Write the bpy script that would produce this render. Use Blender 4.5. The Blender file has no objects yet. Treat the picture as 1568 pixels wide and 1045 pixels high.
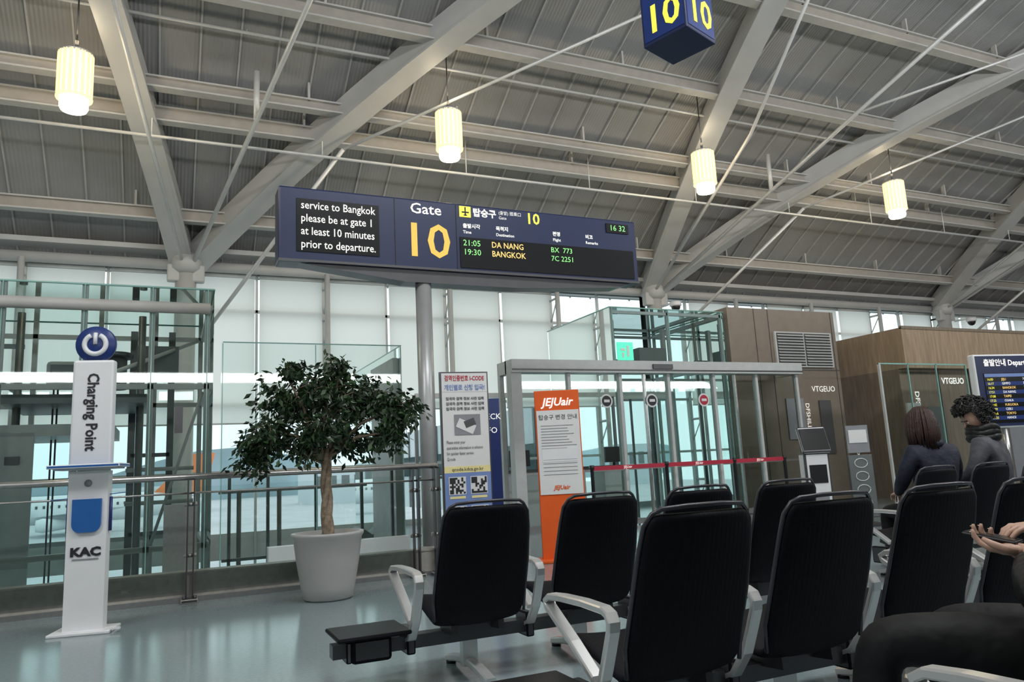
import bpy, bmesh, math, random
from mathutils import Vector, Matrix, Euler
random.seed(7)
scene = bpy.context.scene
COL = scene.collection
R = math.radians

# ------------------------------------------------------------------ materials
def pm(name, col, rough=0.5, metal=0.0, var=0.06, scale=6.0, bump=0.0, emis=None, es=0.0, spec=0.5, stretch=None, bd=0.02):
    m = bpy.data.materials.new(name); m.use_nodes = True
    nt = m.node_tree; n = nt.nodes; l = nt.links
    b = n['Principled BSDF']
    b.inputs['Roughness'].default_value = rough
    b.inputs['Metallic'].default_value = metal
    b.inputs['Specular IOR Level'].default_value = spec
    tc = n.new('ShaderNodeTexCoord'); mp = n.new('ShaderNodeMapping')
    if stretch: mp.inputs['Scale'].default_value = stretch
    no = n.new('ShaderNodeTexNoise'); no.inputs['Scale'].default_value = scale
    no.inputs['Detail'].default_value = 3
    l.new(tc.outputs['Object'], mp.inputs['Vector']); l.new(mp.outputs['Vector'], no.inputs['Vector'])
    cr = n.new('ShaderNodeValToRGB')
    cr.color_ramp.elements[0].position = 0.3; cr.color_ramp.elements[1].position = 0.7
    cr.color_ramp.elements[0].color = tuple(max(0, c*(1-var)) for c in col)+(1,)
    cr.color_ramp.elements[1].color = tuple(min(1, c*(1+var)) for c in col)+(1,)
    l.new(no.outputs['Fac'], cr.inputs['Fac']); l.new(cr.outputs['Color'], b.inputs['Base Color'])
    if bump > 0:
        bp = n.new('ShaderNodeBump'); bp.inputs['Strength'].default_value = bump; bp.inputs['Distance'].default_value = bd
        l.new(no.outputs['Fac'], bp.inputs['Height']); l.new(bp.outputs['Normal'], b.inputs['Normal'])
    if emis:
        b.inputs['Emission Color'].default_value = tuple(emis)+(1,)
        b.inputs['Emission Strength'].default_value = es
    return m

def wave_bump(m, axis='X', scale=10, strength=0.4, dist=0.01):
    nt = m.node_tree; n = nt.nodes; l = nt.links; b = n['Principled BSDF']
    w = n.new('ShaderNodeTexWave'); w.bands_direction = axis; w.inputs['Scale'].default_value = scale
    tc = n.new('ShaderNodeTexCoord'); l.new(tc.outputs['Object'], w.inputs['Vector'])
    bp = n.new('ShaderNodeBump'); bp.inputs['Strength'].default_value = strength; bp.inputs['Distance'].default_value = dist
    l.new(w.outputs['Fac'], bp.inputs['Height']); l.new(bp.outputs['Normal'], b.inputs['Normal'])
    return m

def glassm(name, tint, ior=1.45, gl=1.0, rough=0.02):
    m = bpy.data.materials.new(name); m.use_nodes = True
    nt = m.node_tree; n = nt.nodes; l = nt.links
    n.remove(n['Principled BSDF']); out = n['Material Output']
    t = n.new('ShaderNodeBsdfTransparent'); g = n.new('ShaderNodeBsdfGlossy'); mx = n.new('ShaderNodeMixShader')
    f = n.new('ShaderNodeFresnel'); f.inputs['IOR'].default_value = ior
    no = n.new('ShaderNodeTexNoise'); no.inputs['Scale'].default_value = 0.7
    cr = n.new('ShaderNodeValToRGB')
    cr.color_ramp.elements[0].color = tuple(c*0.97 for c in tint)+(1,); cr.color_ramp.elements[1].color = tuple(min(1, c*1.02) for c in tint)+(1,)
    l.new(no.outputs['Fac'], cr.inputs['Fac']); l.new(cr.outputs['Color'], t.inputs['Color'])
    g.inputs['Roughness'].default_value = rough; g.inputs['Color'].default_value = (0.9*gl, 0.97*gl, 0.95*gl, 1)
    l.new(f.outputs['Fac'], mx.inputs['Fac']); l.new(t.outputs[0], mx.inputs[1]); l.new(g.outputs[0], mx.inputs[2])
    l.new(mx.outputs[0], out.inputs['Surface'])
    return m

def blindm(name, col, tr=0.75):
    m = bpy.data.materials.new(name); m.use_nodes = True
    nt = m.node_tree; n = nt.nodes; l = nt.links
    n.remove(n['Principled BSDF']); out = n['Material Output']
    t = n.new('ShaderNodeBsdfTranslucent'); d = n.new('ShaderNodeBsdfDiffuse'); mx = n.new('ShaderNodeMixShader')
    w = n.new('ShaderNodeTexNoise'); w.inputs['Scale'].default_value = 1.2
    cr = n.new('ShaderNodeValToRGB')
    cr.color_ramp.elements[0].color = tuple(c*0.95 for c in col)+(1,); cr.color_ramp.elements[1].color = tuple(col)+(1,)
    l.new(w.outputs['Fac'], cr.inputs['Fac']); l.new(cr.outputs['Color'], t.inputs['Color']); l.new(cr.outputs['Color'], d.inputs['Color'])
    mx.inputs['Fac'].default_value = 1-tr
    l.new(t.outputs[0], mx.inputs[1]); l.new(d.outputs[0], mx.inputs[2]); l.new(mx.outputs[0], out.inputs['Surface'])
    return m

M_floor = pm('floor_terrazzo_vinyl', (0.225, 0.285, 0.297), 0.15, var=0.08, scale=40, spec=0.7)
M_floor2 = pm('lower_floor_stone', (0.40, 0.43, 0.42), 0.3)
M_stone = pm('kerb_stone', (0.40, 0.38, 0.34), 0.45, var=0.1, scale=15)
M_slab = pm('slab_edge', (0.60, 0.61, 0.59), 0.6)
M_roof = wave_bump(pm('roof_metal_deck', (0.30, 0.30, 0.293), 0.42, var=0.10, scale=0.8), 'X', 5.0, 0.35, 0.02)
M_seam = pm('roof_seam', (0.43, 0.43, 0.42), 0.45)
M_rib = pm('painted_steel_rib', (0.47, 0.47, 0.455), 0.45, var=0.05, scale=2)
M_purlin = pm('painted_purlin', (0.50, 0.49, 0.465), 0.45)
M_pweb = pm('purlin_web_shade', (0.37, 0.34, 0.30), 0.5)  # browner web colour puts the shading under the purlins into the material
M_cable = pm('cable_steel', (0.66, 0.66, 0.64), 0.35, 0.2)
M_wall = pm('wall_paint', (0.45, 0.45, 0.43), 0.7)
M_mull = pm('mullion_grey', (0.52, 0.54, 0.53), 0.4)
M_steel = pm('brushed_steel', (0.50, 0.50, 0.49), 0.28, 0.9, var=0.08, scale=20)
M_pole = pm('satin_pole_grey', (0.42, 0.43, 0.43), 0.35, 0.35, var=0.05, scale=8)
M_dsteel = pm('dark_steel', (0.10, 0.10, 0.105), 0.35, 0.6)
M_msteel = pm('machine_grey', (0.15, 0.17, 0.17), 0.45, 0.2)
M_alu = pm('cast_aluminium', (0.72, 0.72, 0.71), 0.3, 0.6)
M_glass = glassm('clear_green_glass', (0.885, 0.95, 0.938), ior=1.6)
M_gwin = glassm('window_glass', (0.89, 0.97, 0.98), gl=0.5)
M_gedge = pm('glass_edge_green', (0.28, 0.50, 0.45), 0.15)
M_blind = blindm('roller_blind_fabric', (0.90, 0.885, 0.83), 0.84)
M_navy = pm('navy_panel', (0.012, 0.022, 0.075), 0.35)
M_black = pm('black_plastic', (0.012, 0.012, 0.014), 0.4)
M_led = pm('led_black', (0.004, 0.005, 0.006), 0.25)
M_white = pm('white_paint', (0.78, 0.79, 0.80), 0.4, var=0.02)
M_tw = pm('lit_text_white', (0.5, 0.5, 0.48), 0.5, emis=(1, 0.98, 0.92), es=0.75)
M_ty = pm('lit_text_yellow', (0.35, 0.24, 0.04), 0.5, emis=(1.0, 0.60, 0.10), es=0.72)
M_ty2 = pm('lit_text_bright_yellow', (0.4, 0.38, 0.04), 0.5, emis=(1.0, 0.88, 0.08), es=1.0)
M_tg = pm('led_text_green', (0.1, 0.4, 0.1), 0.5, emis=(0.35, 1.0, 0.30), es=0.9)
M_to = pm('led_text_orange', (0.4, 0.25, 0.05), 0.5, emis=(1.0, 0.66, 0.22), es=1.0)
M_tdark = pm('print_black', (0.02, 0.02, 0.025), 0.5)
M_tgrey = pm('print_grey', (0.25, 0.26, 0.28), 0.5)
M_blue = pm('blue_plastic', (0.015, 0.11, 0.36), 0.4)
M_dblue = pm('deep_blue_plastic', (0.012, 0.035, 0.17), 0.35)
M_orange = pm('orange_print', (0.78, 0.12, 0.02), 0.5, var=0.03, spec=0.3)
M_paper = pm('white_paper', (0.74, 0.75, 0.74), 0.6, var=0.02)
M_pblue = pm('paper_blue', (0.18, 0.27, 0.55), 0.6)
M_pyel = pm('paper_yellow', (0.85, 0.75, 0.35), 0.6)
M_red = pm('red_tape', (0.45, 0.02, 0.05), 0.5)
M_fabric = wave_bump(pm('black_seat_fabric', (0.0045, 0.005, 0.008), 0.65, var=0.3, scale=60, spec=0.18), 'X', 14, 0.15, 0.003)
M_rim = pm('seat_rim_grey', (0.07, 0.07, 0.08), 0.3, 0.4)
M_brown = pm('brown_panel', (0.23, 0.19, 0.15), 0.35, 0.2)
M_wood = pm('wood_veneer', (0.37, 0.27, 0.18), 0.42, var=0.18, scale=3, stretch=(6, 6, 0.6))
M_wood2 = pm('dark_wood_veneer', (0.23, 0.18, 0.135), 0.4, var=0.2, scale=3, stretch=(6, 6, 0.6))
M_dark = pm('dark_interior', (0.07, 0.07, 0.07), 0.5)
M_green = pm('exit_green', (0.05, 0.5, 0.3), 0.5, emis=(0.1, 0.85, 0.5), es=0.9)
M_pot = pm('grey_ceramic_pot', (0.40, 0.40, 0.39), 0.35, var=0.06, scale=3)
M_soil = pm('soil', (0.04, 0.03, 0.02), 0.9, bump=0.5)
M_bark = pm('bark', (0.26, 0.20, 0.14), 0.8, var=0.3, scale=25, bump=0.6)
M_leaf = pm('leaf_dark', (0.015, 0.035, 0.012), 0.4, var=0.4, scale=9)
M_leaf2 = pm('leaf_mid', (0.032, 0.075, 0.025), 0.4, var=0.3, scale=9)
M_lampw = pm('lamp_glass_lit', (1, 1, 1), 0.5, emis=(1.0, 0.95, 0.80), es=6.0)
M_lampy = pm('lamp_slat_lit', (0.8, 0.65, 0.4), 0.5, emis=(1.0, 0.74, 0.36), es=1.05)
M_skin = pm('skin', (0.56, 0.35, 0.26), 0.5, var=0.05)
M_nail = pm('finger_nail', (0.66, 0.45, 0.38), 0.3)
M_lips = pm('lips', (0.40, 0.15, 0.13), 0.5)
M_eye = pm('eye_dark', (0.02, 0.015, 0.01), 0.2)
M_hairb = pm('hair_dark_brown', (0.040, 0.018, 0.013), 0.5, var=0.4, scale=30, bump=0.6, stretch=(4, 4, 0.5))
M_hairk = pm('hair_black', (0.012, 0.011, 0.011), 0.5, var=0.4, scale=40, bump=0.6)
M_jnavy = pm('jacket_navy', (0.012, 0.015, 0.032), 0.7, var=0.2, scale=12, bump=0.6)
M_jgrey = pm('jacket_grey', (0.075, 0.075, 0.09), 0.7, var=0.2, scale=12, bump=0.6)
M_jblack = pm('puffer_black', (0.013, 0.013, 0.014), 0.5, var=0.3, scale=8, bump=0.8, spec=0.35, bd=0.03)
M_pants = pm('trousers_black', (0.009, 0.009, 0.010), 0.7, var=0.3, scale=5, bump=0.8, spec=0.3, bd=0.04)
M_shoe = pm('shoe_dark', (0.03, 0.03, 0.03), 0.5)
M_asph = pm('apron_concrete', (0.46, 0.49, 0.51), 0.8, var=0.08, scale=0.2)
M_jet = pm('jetbridge_panel', (0.55, 0.61, 0.64), 0.6)
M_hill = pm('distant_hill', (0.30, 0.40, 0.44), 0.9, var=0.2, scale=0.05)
M_wing = pm('aircraft_white', (0.72, 0.74, 0.76), 0.35)
M_tail = pm('aircraft_orange', (0.70, 0.20, 0.06), 0.5)

# ------------------------------------------------------------------ builder
class B:
    def __init__(s):
        s.bm = bmesh.new(); s.mats = []; s.M = Matrix.Identity(4)
    def mi(s, m):
        if m not in s.mats: s.mats.append(m)
        return s.mats.index(m)
    def add(s, verts, faces, mat, smooth=False):
        vs = [s.bm.verts.new(s.M @ Vector(v)) for v in verts]
        i = s.mi(mat); fs = []
        for f in faces:
            try:
                fc = s.bm.faces.new([vs[k] for k in f])
            except ValueError:
                continue
            fc.material_index = i; fc.smooth = smooth; fs.append(fc)
        return vs, fs
    def box(s, c, d, mat, rot=None, bev=0.0, seg=2):
        x, y, z = d[0]/2, d[1]/2, d[2]/2
        v = [(-x,-y,-z),(x,-y,-z),(x,y,-z),(-x,y,-z),(-x,-y,z),(x,-y,z),(x,y,z),(-x,y,z)]
        mt = Matrix.Translation(c)
        if rot: mt = mt @ Euler(rot).to_matrix().to_4x4()
        v = [mt @ Vector(p) for p in v]
        vs, fs = s.add(v, [(0,3,2,1),(4,5,6,7),(0,1,5,4),(1,2,6,5),(2,3,7,6),(3,0,4,7)], mat)
        if bev > 0:
            es = list({e for f in fs for e in f.edges})
            bmesh.ops.bevel(s.bm, geom=es, offset=bev, segments=seg, profile=0.5, affect='EDGES', clamp_overlap=True)
    def b2(s, lo, hi, mat, bev=0.0):
        s.box([(a+b)/2 for a, b in zip(lo, hi)], [abs(b-a) for a, b in zip(lo, hi)], mat, bev=bev)
    def quad(s, p, mat): s.add(p, [(0, 1, 2, 3)], mat)
    def tube(s, pts, r, mat, seg=10, cap=True):
        pts = [Vector(p) for p in pts]; n = len(pts)
        rs = r if isinstance(r, (list, tuple)) else [r]*n
        verts = []; faces = []; prev = None
        for i, p in enumerate(pts):
            if i == 0: d = pts[1]-pts[0]
            elif i == n-1: d = pts[-1]-pts[-2]
            else: d = (pts[i+1]-p).normalized()+(p-pts[i-1]).normalized()
            d.normalize()
            if prev is None:
                a = Vector((0, 0, 1)) if abs(d.z) < 0.9 else Vector((1, 0, 0))
                a = (a-d*a.dot(d)).normalized()
            else:
                a = prev-d*prev.dot(d)
                a.normalize()
            prev = a; b = d.cross(a)
            for k in range(seg):
                t = 2*math.pi*k/seg
                verts.append(p+(a*math.cos(t)+b*math.sin(t))*rs[i])
        for i in range(n-1):
            for k in range(seg):
                k2 = (k+1) % seg
                faces.append((i*seg+k, i*seg+k2, (i+1)*seg+k2, (i+1)*seg+k))
        if cap:
            faces.append(tuple(range(seg))[::-1]); faces.append(tuple((n-1)*seg+k for k in range(seg)))
        s.add(verts, faces, mat, True)
    def sweep(s, pts, w, h, mat):
        pts = [Vector(p) for p in pts]; n = len(pts); verts = []; faces = []
        for i, p in enumerate(pts):
            d = (pts[min(i+1, n-1)]-pts[max(i-1, 0)]).normalized()
            side = d.cross(Vector((0, 0, 1)))
            if side.length < 1e-3: side = Vector((1, 0, 0))
            side.normalize(); up = side.cross(d).normalized()
            for a, b in ((-1,-1),(1,-1),(1,1),(-1,1)):
                verts.append(p+side*a*w/2+up*b*h/2)
        for i in range(n-1):
            for k in range(4):
                k2 = (k+1) % 4
                faces.append((i*4+k, i*4+k2, (i+1)*4+k2, (i+1)*4+k))
        faces.append((3,2,1,0)); faces.append(tuple((n-1)*4+k for k in range(4)))
        s.add(verts, faces, mat)
    def ribbon(s, pts, w, th, mat):
        pts = [Vector(p) for p in pts]; n = len(pts); verts = []; faces = []
        for i, p in enumerate(pts):
            d = (pts[min(i+1, n-1)]-pts[max(i-1, 0)]).normalized()
            side = Vector((1, 0, 0)); up = side.cross(d).normalized()
            for a, b in ((-1,-.6),(-.8,-1),(.8,-1),(1,-.6),(1,.6),(.8,1),(-.8,1),(-1,.6)):
                verts.append(p+side*a*w/2+up*b*th/2)
        for i in range(n-1):
            for k in range(8):
                k2 = (k+1) % 8
                faces.append((i*8+k, i*8+k2, (i+1)*8+k2, (i+1)*8+k))
        faces.append(tuple(range(8))[::-1]); faces.append(tuple((n-1)*8+k for k in range(8)))
        s.add(verts, faces, mat, False)
    def prism(s, pts, y0, y1, mat):
        n = len(pts)
        v = [(p[0], y0, p[1]) for p in pts]+[(p[0], y1, p[1]) for p in pts]
        f = [tuple(range(n)), tuple(range(2*n-1, n-1, -1))]
        for k in range(n):
            k2 = (k+1) % n; f.append((k, k+n, k2+n, k2))
        s.add(v, f, mat)
    def lathe(s, prof, c, mat, seg=28, smooth=True):
        v = []; f = []; n = len(prof)
        for r, z in prof:
            for k in range(seg):
                t = 2*math.pi*k/seg; v.append((c[0]+r*math.cos(t), c[1]+r*math.sin(t), c[2]+z))
        for i in range(n-1):
            for k in range(seg):
                k2 = (k+1) % seg; f.append((i*seg+k, i*seg+k2, (i+1)*seg+k2, (i+1)*seg+k))
        f.append(tuple(range(seg))[::-1]); f.append(tuple((n-1)*seg+k for k in range(seg)))
        s.add(v, f, mat, smooth)
    def ell(s, c, r, mat, sub=2, rot=None, fn=None, delf=None):
        t = bmesh.new(); bmesh.ops.create_icosphere(t, subdivisions=sub, radius=1.0)
        mt = Matrix.Translation(c)
        if rot: mt = mt @ Euler(rot).to_matrix().to_4x4()
        t.verts.ensure_lookup_table()
        base = [v.co.copy() for v in t.verts]
        fs = []
        for f in t.faces:
            cc = sum((base[v.index] for v in f.verts), Vector())/3
            if delf and delf(cc): continue
            fs.append(tuple(v.index for v in f.verts))
        out = []
        for p in base:
            q = fn(p.copy()) if fn else p
            out.append(mt @ Vector((q.x*r[0], q.y*r[1], q.z*r[2])))
        t.free(); s.add(out, fs, mat, True)
    def mesh(s, me, matfn, M=None, smooth=True):
        v = [(M @ x.co) if M else x.co for x in me.vertices]
        vs = [s.bm.verts.new(s.M @ Vector(p)) for p in v]
        for p in me.polygons:
            try: f = s.bm.faces.new([vs[k] for k in p.vertices])
            except ValueError: continue
            m = matfn(Vector(p.center)) if callable(matfn) else matfn
            f.material_index = s.mi(m); f.smooth = smooth
    def text(s, body, x, y, z, size, mat, ax='CENTER', rz=0.0, sx=1.0, bold=0.0, spin=0.0, shear=0.0):
        cu = bpy.data.curves.new('t', 'FONT'); cu.body = body; cu.size = size; cu.shear = shear
        cu.align_x = ax; cu.align_y = 'CENTER'; cu.resolution_u = 2; cu.offset = bold; cu.extrude = 0.0
        o = bpy.data.objects.new('t', cu); COL.objects.link(o)
        bpy.context.view_layer.update()
        dg = bpy.context.evaluated_depsgraph_get()
        me = bpy.data.meshes.new_from_object(o.evaluated_get(dg))
        M = Matrix.Translation((x, y, z)) @ Matrix.Rotation(rz, 4, 'Z') @ Matrix.Rotation(R(90), 4, 'X') @ Matrix.Rotation(spin, 4, 'Z') @ Matrix.Diagonal((sx, 1, 1, 1))
        s.mesh(me, mat, M, False)
        bpy.data.objects.remove(o); bpy.data.curves.remove(cu); bpy.data.meshes.remove(me)
    def done(s, name, loc=(0, 0, 0), rz=0.0, recalc=False):
        if recalc: bmesh.ops.recalc_face_normals(s.bm, faces=s.bm.faces)
        me = bpy.data.meshes.new(name); s.bm.to_mesh(me); s.bm.free()
        for m in s.mats: me.materials.append(m)
        o = bpy.data.objects.new(name, me); COL.objects.link(o)
        o.location = loc; o.rotation_euler = (0, 0, rz)
        return o

T = 16.5
BAY = 11.42
COLS = [0.22+BAY*k for k in (-1, 0, 1, 2, 3)]
def RZ(t): return 11.4-5.4*(abs(t)/16.5)**2.18
S0, S1 = -13.0, 37.0
VS = 3.3     # right end of floor void

# ------------------------------------------------------------------ shell
b = B()
b.b2((S0, -16.5, -0.4), (S1, 8.62, 0), M_floor)
b.b2((VS, 8.62, -0.4), (S1, 17.0, 0), M_floor)
b.done('floor')
b = B(); b.b2((S0, 8.0, -4.9), (S1, 17.0, -4.6), M_floor2)
b.done('floor_lower')
b = B()
b.b2((S0, 8.62, -4.6), (VS, 8.68, -0.0), M_slab)
b.done('wall_void_south')
b = B(); b.b2((VS-0.06, 8.68, -4.6), (VS, 17.0, 0.0), M_slab)
b.done('wall_void_east')

b = B()
tt = [17.1-k*0.95 for k in range(36)]
tt = [t for t in tt if t > -17.0]
v = []; f = []
for t in tt: v += [(S0, t, RZ(t)), (S1, t, RZ(t))]
for i in range(len(tt)-1): f.append((2*i, 2*i+2, 2*i+3, 2*i+1))
b.add(v, f, M_roof)
v2 = [(p[0], p[1], p[2]+0.25) for p in v]; b.add(v2, [tuple(reversed(q)) for q in f], M_roof)
s_ = S0+0.3
while s_ < S1:
    pts = [(s_, t, RZ(t)-0.02) for t in tt[:22]]
    b.sweep(pts, 0.03, 0.05, M_seam)
    s_ += 0.62
b.done('ceiling')

b = B()
b.b2((S0, -16.6, 0), (S1, -16.4, 7), M_wall); b.done('wall_south')
b = B(); b.b2((S0-0.2, -16.5, -4.9), (S0, 17.2, 11.6), M_wall); b.done('wall_left')
b = B(); b.b2((S1, -16.5, -4.9), (S1+0.2, 17.2, 11.6), M_wall); b.done('wall_right')
b = B()
b.b2((S0, 16.75, 5.55), (S1, 16.95, 6.1), M_rib)
b.b2((S0, 16.70, -4.6), (S1, 16.90, -4.2), M_wall)
b.b2((S0, 16.72, -0.4), (S1, 16.90, 0.12), M_mull)
b.tube([(S0, 16.45, 5.62), (S1, 16.45, 5.62)], 0.11, M_rib)
b.b2((S0, 16.2, 5.86), (S1, 16.7, 5.96), M_rib)
b.done('wall_back')

# ribs
for ci, s0 in enumerate(COLS):
    b = B()
    for m_, w_ in ((0.75, 0.34), (-0.25, 0.34)):
        ts = [16.3-k*0.9 for k in range(24)]
        pts = [(s0+m_*(16.5-t), t, RZ(t)-0.42) for t in ts if s0+m_*(16.5-t) < S1+6]
        b.sweep(pts, w_, 0.46, M_rib)
        b.sweep([(p[0], p[1], p[2]-0.24) for p in pts], w_+0.12, 0.04, M_rib)
    b.done('roof_rib')
    b = B()
    b.tube([(s0, 16.15, -4.6), (s0, 16.15, 5.75)], 0.2, M_rib, 18)
    b.lathe([(0.2, 0), (0.3, 0.1), (0.3, 0.3), (0.22, 0.42)], (s0, 16.15, 5.35), M_rib)
    b.box((s0, 16.1, 5.35), (0.7, 0.2, 0.35), M_rib, bev=0.03)
    b.done('support_column')

b = B()
for t, hh in ((15.4, .2), (13.5, .22), (12.95, .16), (11.3, .22), (9.4, .22), (7.4, .22), (5.2, .22), (3.0, .22)):
    z = RZ(t)-0.42
    b.b2((S0, t-0.02, z-hh/2), (S1, t+0.02, z+hh/2), M_pweb)
    b.b2((S0, t-0.10, z-hh/2-0.03), (S1, t+0.10, z-hh/2), M_purlin)
    b.b2((S0, t-0.08, z+hh/2), (S1, t+0.08, z+hh/2+0.03), M_purlin)
    k = S0+0.9
    while k < S1:
        b.b2((k-0.02, t-0.05, z+hh/2), (k+0.02, t+0.05, RZ(t)+0.01), M_purlin); k += 2.85
b.done('trim_purlins')

b = B()
b.tube([(S0, 12.0, 1.15+0.607*12.0), (S1, 12.0, 1.15+0.607*12.0)], 0.028, M_cable, 8)
b.tube([(S0, 13.3, 1.15+0.44*13.3), (S1, 13.3, 1.15+0.44*13.3)], 0.028, M_cable, 8)
k = S0+1.2
while k < S1:
    b.tube([(k, 13.3, 7.0), (k, 13.3, RZ(13.3)-0.3)], 0.012, M_cable, 6)
    b.tube([(k+1.4, 12.0, 8.43), (k+1.4, 12.0, RZ(12)-0.2)], 0.012, M_cable, 6); k += 2.85
for s0 in COLS:
    b.tube([(s0+0.1, 16.1, 5.5), (s0+1.55, 10.5, 8.24), (s0+3.1, 4.7, 11.0)], 0.045, M_cable, 8)
    b.tube([(s0+0.4, 16.3, 4.2), (s0+2.6, 13.2, 7.15)], 0.04, M_cable, 8)
    b.tube([(s0-0.05, 16.1, 5.5), (s0-1.0, 11.0, 7.6), (s0-1.9, 7.0, 10.2)], 0.035, M_cable, 8)
    b.tube([(s0+1.55, 10.5, 8.24), (s0+6.6, 7.7, 9.9)], 0.03, M_cable, 8)
    b.tube([(s0+1.0, 12.6, 7.2), (s0+1.0, 12.6, RZ(12.6)-0.3)], 0.05, M_cable, 8)
    b.tube([(s0+2.6, 13.2, 7.15), (s0+9.0, 9.0, 9.7)], 0.03, M_cable, 8)
b.done('roof_tie_rods')

# window bays
step = BAY/8
for wi, s0 in enumerate(COLS[:-1]):
    b = B()
    for k in range(9):
        s = s0+step*k
        if k % 2 == 0:
            b.tube([(s+0.0, 16.25, -4.2), (s, 16.25, 5.55)], 0.06, M_mull, 10)
            b.box((s, 16.7, 0.7), (0.09, 0.12, 9.8), M_mull)
            for z in (-1.5, 0.6, 2.2, 3.4, 4.6, 5.3):
                b.tube([(s, 16.25, z), (s, 16.68, z)], 0.03, M_mull, 6)
                b.tube([(s, 16.25, z), (s, 16.68, z-0.6)], 0.015, M_mull, 6)
        else:
            b.box((s, 16.72, 0.7), (0.05, 0.08, 9.8), M_mull)
    for z in (-2.2, 1.35, 2.75, 4.75):
        b.b2((s0, 16.68, z-0.03), (s0+BAY, 16.76, z+0.03), M_mull)
    b.quad([(s0, 16.74, -4.2), (s0+BAY, 16.74, -4.2), (s0+BAY, 16.74, 5.6), (s0, 16.74, 5.6)], M_gwin)
    b.done('window_%d' % (wi+1))
    b = B(); cnt = 0
    for k in range(8):
        a = s0+step*k+0.05; c = a+step-0.1
        if a > 8.5 and a < 12.9: continue
        if a > 12.9 and (k % 4 == 2): continue
        zb = (2.35 if a < 3 else 2.6)
        if a > 12: zb = 3.2
        b.quad([(a, 16.6, zb), (c, 16.6, zb), (c, 16.6, 5.5), (a, 16.6, 5.5)], M_blind)
        b.b2((a, 16.58, zb-0.03), (c, 16.62, zb), M_mull); b.tube([(a, 16.6, 5.5), (c, 16.6, 5.5)], 0.05, M_mull, 8)
        cnt += 1
    if cnt: b.done('roller_blinds')
    else: b.bm.free()

# outside
b = B(); b.b2((-120, 17.5, -5.2), (200, 400, -5.0), M_asph); b.done('airport_apron')
b = B()
b.b2((9.5, 19, -0.3), (12.3, 34, 2.9), M_jet); b.b2((9.4, 19, 1.0), (9.5, 34, 1.8), M_gwin)
for k in range(12): b.b2((9.44, 19.3+k*1.25, -0.3), (9.5, 19.42+k*1.25, 2.9), M_msteel)
b.tube([(10.9, 30, -5), (10.9, 30, -0.3)], 0.5, M_jet); b.tube([(10.9, 21, -5), (10.9, 21, -0.3)], 0.5, M_jet)
b.b2((12.3, 26, 0.1), (12.4, 34, 0.5), M_blue)
b.done('jet_bridge')
b = B()
pr = [(0.1, -19), (0.9, -18.2), (1.6, -16.8), (1.95, -15), (1.95, 8), (1.6, 12), (0.9, 16), (0.25, 18.5)]
b.M = Matrix.Rotation(R(-90), 4, 'Y')
b.lathe(pr, (0, 0, 0), M_wing, 28)
b.M = Matrix.Identity(4)
b.add([(-11, -0.15, 1.6), (-18, -0.15, 1.0), (-19.5, -0.15, 7.2), (-16.5, -0.15, 7.2), (-11, 0.15, 1.6), (-18, 0.15, 1.0), (-19.5, 0.15, 7.2), (-16.5, 0.15, 7.2)], [(0, 1, 2, 3), (7, 6, 5, 4), (0, 3, 7, 4), (1, 5, 6, 2), (3, 2, 6, 7)], M_tail)
for sy in (-1, 1):
    b.add([(4, sy*1.5, -0.9), (-3, sy*1.5, -0.9), (-7.5, sy*15, 0.2), (-5.5, sy*15, 0.2)], [(0, 1, 2, 3)], M_wing)
    b.add([(-13, sy*0.8, 0.8), (-16.5, sy*0.8, 0.8), (-18.5, sy*6, 1.2), (-17, sy*6, 1.2)], [(0, 1, 2, 3)], M_wing)
    b.tube([(3.4, sy*4.8, -1.9), (2.6, sy*4.8, -1.9), (-0.4, sy*4.8, -1.9)], [0.75, 0.95, 0.6], M_wing, 16)
    b.tube([(-1.5, sy*2.6, -1.0), (-1.5, sy*2.6, -3.2)], 0.15, M_msteel); b.tube([(-1.5, sy*2.4, -3.0), (-1.5, sy*2.8, -3.0)], 0.5, M_dark, 16)
for k in range(26): b.box((-9+k*0.9, 1.93, 0.45), (0.28, 0.06, 0.4), M_dark)
b.tube([(14.5, 0, -1.5), (14.5, 0, -3.2)], 0.12, M_msteel); b.tube([(14.5, -0.2, -3.1), (14.5, 0.2, -3.1)], 0.4, M_dark, 16)
b.done('parked_airliner', (-13.0, 125.0, -1.48), R(184))
b = B()
vs = []; fs = []; n_ = 40
for i in range(n_+1):
    x = -200+i*14; h = 4+6*abs(math.sin(i*0.31))+4*math.sin(i*0.83+1)
    vs += [(x, 300, -5), (x, 300, max(1.5, h))]
for i in range(n_): fs.append((2*i, 2*i+2, 2*i+3, 2*i+1))
b.add(vs, fs, M_hill)
for i, (x, w_, h) in enumerate(((-60, 30, 9), (-15, 22, 6), (30, 40, 8), (95, 30, 11))):
    b.b2((x, 180, -5), (x+w_, 200, -5+h), M_jet)
    for k in range(int(w_/3)): b.b2((x+1+k*3, 179.9, -5+h*0.5), (x+2.8+k*3, 180, -5+h*0.8), M_msteel)
b.done('distant_airfield_buildings')

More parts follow.
